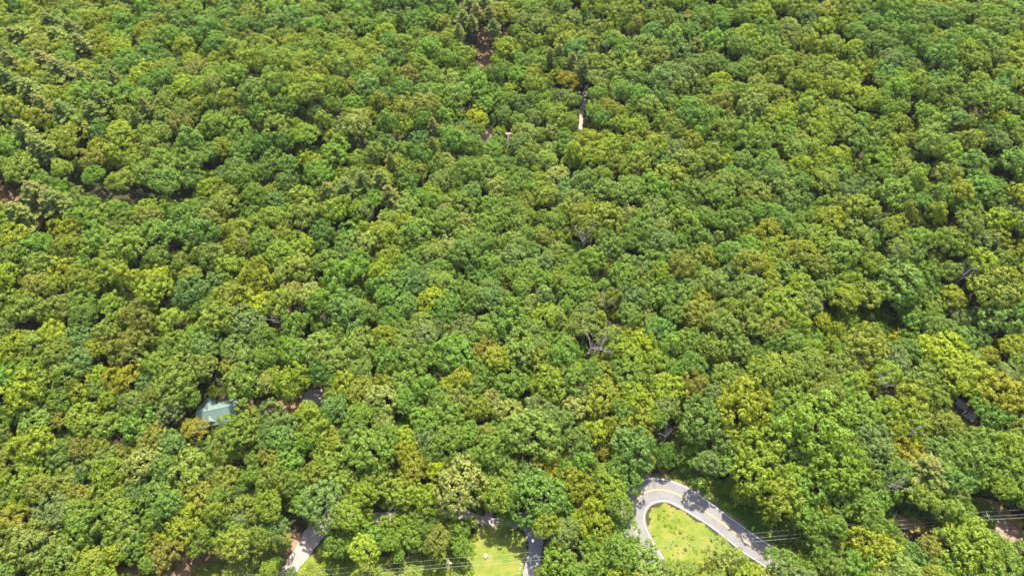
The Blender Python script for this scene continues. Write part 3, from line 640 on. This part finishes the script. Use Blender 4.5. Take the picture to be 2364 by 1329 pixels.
# which 300 get to be things: those that show largest
def shows(t): return -t['rp']*.5 < t['X'] < 2364+t['rp']*.5 and -t['rp']*.4 < t['Y'] < 1329+t['rp']*.5
vis = sorted([t for t in trees if shows(t)], key=lambda t: -t['rp'])
ind = vis[:297]; indset = set(id(t) for t in ind); rest = [t for t in trees if id(t) not in indset]
print('individual', len(ind), 'smallest px', ind[-1]['rp'])
LAND = [('the green-roofed house',500,945),('the hairpin bend',1520,1110),('the boulder lawn',1150,1270),('the gravel road',700,1270),('the tall cream-flowering tree',1062,1118),
        ('the two small sheds',2230,945),('the biggest bare tree',1362,800),('the paved driveway',1235,1290),('the dry grass track',2100,1205),('the weedy gully',2000,755),
        ('the left picture edge',0,1000),('the right picture edge',2364,700),('the lower left corner',0,1329),('the pinkish cabin roof',1150,305),('the bare pine patch',1115,120),
        ('the dim parking patch',725,915),('the bend\'s grass island',1580,1230),('the bank utility pole',1890,1236),('the lower right corner',2364,1329),('the upper left pines',100,150)]
def describe(items, noun):
    groups_ = {}
    for t in items:
        bd = min(LAND, key=lambda l: (l[1]-t['X'])**2+(l[2]-t['Y'])**2); dx, dy = t['X']-bd[1], t['Y']-bd[2]
        a = math.degrees(math.atan2(-dy, dx)) % 360
        dr_ = ['right of','above and right of','above','above and left of','left of','below and left of','below','below and right of'][int(((a+22.5) % 360)//45)]
        if bd[0].startswith('the left edge') or bd[0].startswith('the right edge') or 'corner' in bd[0]:
            dr_ = {'right of':'beside','left of':'beside','above':'inward above','below':'inward below'}.get(dr_, dr_.split()[0]+(' near' if 0 else ''))
        t['dist'] = math.hypot(dx, dy); groups_.setdefault((t['cname'], dr_, bd[0]), []).append(t)
    ORD = ['nearest','second nearest','third nearest','fourth nearest','fifth nearest','sixth nearest','seventh nearest','eighth nearest','ninth nearest','tenth nearest']
    for (c, d, l), ts in groups_.items():
        ts.sort(key=lambda t: t['dist'])
        for i, t in enumerate(ts):
            sz = 'large' if t['rp'] > 42 else 'medium' if t['rp'] > 27 else 'small'
            k = '' if len(ts) == 1 else ', %s' % ORD[min(i,9)]
            t['label'] = '%s %s %s %s %s%s' % (sz, c, noun, d, l, k)
for t in ind: t['cname'] = NAM[t['code'][0]]+('-'+{'S':'sage','D':'bluish','A':'amber','O':'brown'}[t['code'][1]]+'-tinged' if len(t['code']) > 1 and t['code'][1] in 'SDAO' and t['code'][1] != t['code'][0] else '')
describe(ind, 'leafy tree')
def instance_tree(t, cm, tm, name, col, bl, sc3, lift, group, cat):
    e = empty(name, (t['x'], t['y'], t['z']), rnd.uniform(0, 6.28)); tag(e, t['label'], cat, group)
    c = link(bpy.data.objects.new('crown', cm)); c.parent = e; c.location = (0,0,lift); c.scale = sc3; c.color = (*col, bl)
    k = link(bpy.data.objects.new('trunk', tm)); k.parent = e; k.location = (0,0,lift); k.scale = (sc3[0]*.9, sc3[1]*.9, lift/13.0)
def jit(c, a=.12):
    g_ = rnd.uniform(1-a, 1+a); return [max(.004, v*g_*rnd.uniform(.93,1.07)) for v in c]
for t in ind:
    c, bl = colour(t['code']); s = t['r']/6.0
    instance_tree(t, M_CR[t['var']], M_TR[t['var']], 'broadleaf_tree', jit(c,.08), bl, (s, s*rnd.uniform(.9,1.1), s*rnd.uniform(.85,1.1)), t['hc'], 'broadleaf trees of the wooded hillside', 'tree')
ps = []
for i, (P, rw, X, Y, rp) in enumerate(pines):
    ps.append(dict(x=P.x, y=P.y, z=T(P.x,P.y), X=X, Y=Y, rp=rp, r=rw, cname=['yellowish grey-green','dusty olive','soft sage green'][i % 3], i=i))
describe(ps, 'feathery pine')
for t in ps:
    c = {0:(.195,.225,.044),1:(.205,.212,.048),2:(.160,.200,.040)}[t['i'] % 3]; v = t['i'] % 3; tallg = 1050 < t['X'] < 1150 and t['Y'] < 100
    s = t['r']/5.4*1.3; instance_tree(t, M_PC[v], M_PT[v], 'pine_tree', jit(c,.1), .0, (s,s,1.0 if not tallg else .6), 15.5 if not tallg else 20, 'pines among the broadleaf trees', 'pine')
# bare trees
def dead_mesh(seed):
    rr = random.Random(seed); m = MB(); tw = MB()
    def br(p, d, L_, r, dep):
        pts = [p]; q = p.copy(); dd = d.copy()
        for k in range(3):
            dd = (dd+Vector((rr.uniform(-.25,.25),rr.uniform(-.25,.25),rr.uniform(-.05,.2)))).normalized(); q = q+dd*L_/3; pts.append(q.copy())
        (m if dep < 2 else tw).tube(pts, [r, r*.8, r*.6, r*.42], 5, False)
        if dep >= 4: return
        for k in range(rr.choice([2,3,3]) if dep else 6):
            o = pts[rr.choice([1,2,3,3])]; nd = (dd+Vector((rr.uniform(-1,1),rr.uniform(-1,1),rr.uniform(-.3,.5)))*.95).normalized()
            br(o, nd, L_*rr.uniform(.5,.8), r*.5, dep+1)
    m.tube([(0,0,-14),(0,0,-5)], [.4,.3], 7); br(Vector((0,0,-5)), Vector((0,0,1)), 6.5, .27, 0)
    out = []
    for nm, b_ in (('dead_trunk', m), ('dead_branches', tw)):
        me = bpy.data.meshes.new(nm); me.from_pydata(b_.V, [], b_.F); me.materials.append(DEAD); out.append(me)
    return out
DM = [dead_mesh(s) for s in (3, 8, 21)]
dd_ = [dict(x=P.x, y=P.y, z=T(P.x,P.y), X=X, Y=Y, rp=rp, r=rw, cname=['bare pinkish grey','leafless pale grey'][i%2], i=i) for i, (P, rw, X, Y, rp) in enumerate(deads)]
describe(dd_, 'dead tree')
for t in dd_:
    e = empty('dead_tree', (t['x'],t['y'],t['z']), rnd.uniform(0,6)); tag(e, t['label'], 'dead tree', 'dead trees standing in the forest')
    s = t['r']/6.0*1.1
    for nm, me in zip(('trunk','branches'), DM[t['i']%3]):
        o = link(bpy.data.objects.new(nm, me)); o.parent = e; o.location = (0,0,15.0); o.scale = (s,s,1.0)
# ------------------------------------------------------------------ instanced stuff
def gn_stuff(name, pts, rot, scl, tint, bloom, idx, coll, label, cat):
    n = len(pts); m = bpy.data.meshes.new(name); m.vertices.add(n); m.vertices.foreach_set('co', np.array(pts, dtype=np.float32).ravel())
    def at(nm, ty, v, key): a = m.attributes.new(nm, ty, 'POINT'); a.data.foreach_set(key, np.array(v).ravel())
    at('rot', 'FLOAT_VECTOR', rot, 'vector'); at('scl', 'FLOAT_VECTOR', scl, 'vector'); at('pick', 'INT', idx, 'value'); at('bloom', 'FLOAT', bloom, 'value')
    a = m.attributes.new('tint', 'FLOAT_COLOR', 'POINT'); a.data.foreach_set('color', np.concatenate([np.array(tint), np.ones((n,1))], 1).ravel())
    m.update(); o = link(bpy.data.objects.new(name, m))
    g_ = bpy.data.node_groups.new(name, 'GeometryNodeTree'); g_.interface.new_socket('Geometry', in_out='INPUT', socket_type='NodeSocketGeometry'); g_.interface.new_socket('Geometry', in_out='OUTPUT', socket_type='NodeSocketGeometry')
    gi = g_.nodes.new('NodeGroupInput'); go = g_.nodes.new('NodeGroupOutput'); ip = g_.nodes.new('GeometryNodeInstanceOnPoints'); ci = g_.nodes.new('GeometryNodeCollectionInfo')
    ci.inputs['Collection'].default_value = coll; ci.inputs['Separate Children'].default_value = True; ci.inputs['Reset Children'].default_value = True
    ip.inputs['Pick Instance'].default_value = True
    def na(nm, ty):
        k = g_.nodes.new('GeometryNodeInputNamedAttribute'); k.data_type = ty; k.inputs['Name'].default_value = nm; return [s for s in k.outputs if s.enabled and s.name == 'Attribute'][0]
    L = g_.links; L.new(gi.outputs[0], ip.inputs['Points']); L.new(ci.outputs[0], ip.inputs['Instance']); L.new(na('pick','INT'), ip.inputs['Instance Index'])
    e2 = g_.nodes.new('FunctionNodeEulerToRotation'); L.new(na('rot','FLOAT_VECTOR'), e2.inputs[0]); L.new(e2.outputs[0], ip.inputs['Rotation']); L.new(na('scl','FLOAT_VECTOR'), ip.inputs['Scale'])
    L.new(ip.outputs[0], go.inputs[0]); md = o.modifiers.new('scatter', 'NODES'); md.node_group = g_
    tag(o, label, cat, None, 'stuff'); return o
P_, Ro, Sc, Ti, Bl, Ix = [], [], [], [], [], []
for t in rest:
    c, bl = colour(t['code']); s = t['r']/6.0; lift = t['hc']
    P_.append((t['x'], t['y'], t['z']+lift)); Ro.append((0,0,rnd.uniform(0,6.28))); sz = s*rnd.uniform(.9,1.12)
    Sc.append((s*rnd.uniform(.95,1.05), s, sz)); Ti.append(jit(c,.14)); Bl.append(bl); Ix.append(t['var'])
gn_stuff('forest', P_, Ro, Sc, Ti, Bl, Ix, pcol, 'dense forest canopy of smaller and farther crowns in many greens covering the hillside', 'forest')
# low plants: leafy clumps for weeds, banks and gully
def clump(nsub, rad, hh, leaf, nleaf):
    out = []
    for _ in range(nsub):
        a = npr.uniform(0, 6.28); r = rad*math.sqrt(npr.uniform()); c = np.array([r*math.cos(a), r*math.sin(a), hh*(1-(r/rad)**2)*npr.uniform(.5,1)+.1])
        u = unit(nleaf); u[:,2] = np.abs(u[:,2]); out.append(quads(c+u*rad*.28, u*.6+unit(nleaf)*.5+np.array([0,0,.5]), leaf))
    return np.concatenate(out)
ucol = bpy.data.collections.new('undergrowth_prototypes')
for i, (a) in enumerate([(16,.8,.7,.26,8),(20,1.0,1.0,.30,8),(12,.5,.4,.2,8)]):
    ucol.objects.link(bpy.data.objects.new('weed_source_%02d' % i, np_mesh('weed_source', clump(*a), [LEAFS])))
P_, Ro, Sc, Ti, Bl, Ix = [], [], [], [], [], []
def scatter(poly, dens, cols, s0, s1, thick=1.0):
    W = wp(poly); x0, x1 = min(a for a,b in W), max(a for a,b in W); y0, y1 = min(b for a,b in W), max(b for a,b in W)
    for _ in range(int((x1-x0)*(y1-y0)*dens)):
        x, y = rnd.uniform(x0,x1), rnd.uniform(y0,y1)
        if not inpoly(x, y, W): continue
        if thick < 1 and (math.sin(x*.5+y*.3)+math.sin(y*.7-x*.2)+rnd.uniform(-.8,.8))*.25+.5 > thick: continue
        s = rnd.uniform(s0,s1); P_.append((x,y,T(x,y)-.05)); Ro.append((0,0,rnd.uniform(0,6))); Sc.append((s,s,s*rnd.uniform(.6,1.2)))
        Ti.append(jit(colour(rnd.choice(cols))[0],.2)); Bl.append(0.0); Ix.append(rnd.randint(0,2))
scatter([(700,1340),(700,1320),(745,1275),(800,1292),(860,1295),(1000,1290),(1040,1255),(1100,1235),(1098,1270),(1088,1300),(1085,1360),(690,1360)],1.0,['L','LM','GL','M'],.5,1.3)
scatter([(1512,1185),(1540,1172),(1600,1215),(1640,1270),(1660,1330),(1580,1340),(1535,1280),(1508,1225)],.8,['L','LM','ML'],.2,.55,.6)
scatter([(1540,1097),(1600,1060),(1700,1140),(1900,1230),(1960,1360),(1900,1340),(1810,1272),(1700,1190),(1605,1122)],.9,['G','L','K','G'],.6,1.7,.85)
scatter([(2060,1140),(2130,1120),(2300,1180),(2275,1230),(2180,1210),(2090,1185)],.9,['G','K','L','M'],.7,2.0)
scatter([(1880,720),(1960,700),(2110,730),(2120,800),(2000,790),(1900,780)],.5,['L','Y','GL','G'],1.0,2.4)
scatter([(430,1350),(445,1315),(520,1290),(600,1262),(650,1262),(640,1300),(610,1350)],.5,['L','M','GL'],.3,1.0,.6)
scatter([(1860,1240),(1990,1180),(2060,1170),(2060,1280),(1990,1372),(1900,1372)],.6,['G','K','L'],.7,1.8)
scatter([(1080,1090),(1200,1090),(1200,1190),(1080,1175)],.4,['G','K'],.8,1.6,.6)
scatter([(1340,1372),(1330,1260),(1460,1260),(1480,1372)],.25,['M','G'],.4,1.0,.7)
gn_stuff('undergrowth', P_, Ro, Sc, Ti, Bl, Ix, ucol, 'leafy weeds and low ground cover on the verges, banks and clearings', 'undergrowth')
print('undergrowth', len(P_))

_ls = [o['label'] for o in sc.objects if 'label' in o]; print('labels', len(_ls), 'unique', len(set(_ls)), 'long', [l for l in _ls if len(l.split()) > 16][:5])

# ------------------------------------------------------------------ thin summer haze over the valley
m = MB(); m.box((0, 300, 172), (1500, 1300, 390)); hz = m.build('haze', []) if 0 else mesh_obj('haze', m.V, m.F, [])
hm = bpy.data.materials.new('haze'); hm.use_nodes = True; t = hm.node_tree; t.nodes.clear()
ho = N(t, 'ShaderNodeOutputMaterial'); pv = N(t, 'ShaderNodeVolumePrincipled'); pv.inputs['Density'].default_value = .00002
pv.inputs['Color'].default_value = (.93, .95, .98, 1); pv.inputs['Anisotropy'].default_value = .1; t.links.new(pv.outputs[0], ho.inputs['Volume'])
hz.data.materials.append(hm); tag(hz, kind='stuff')
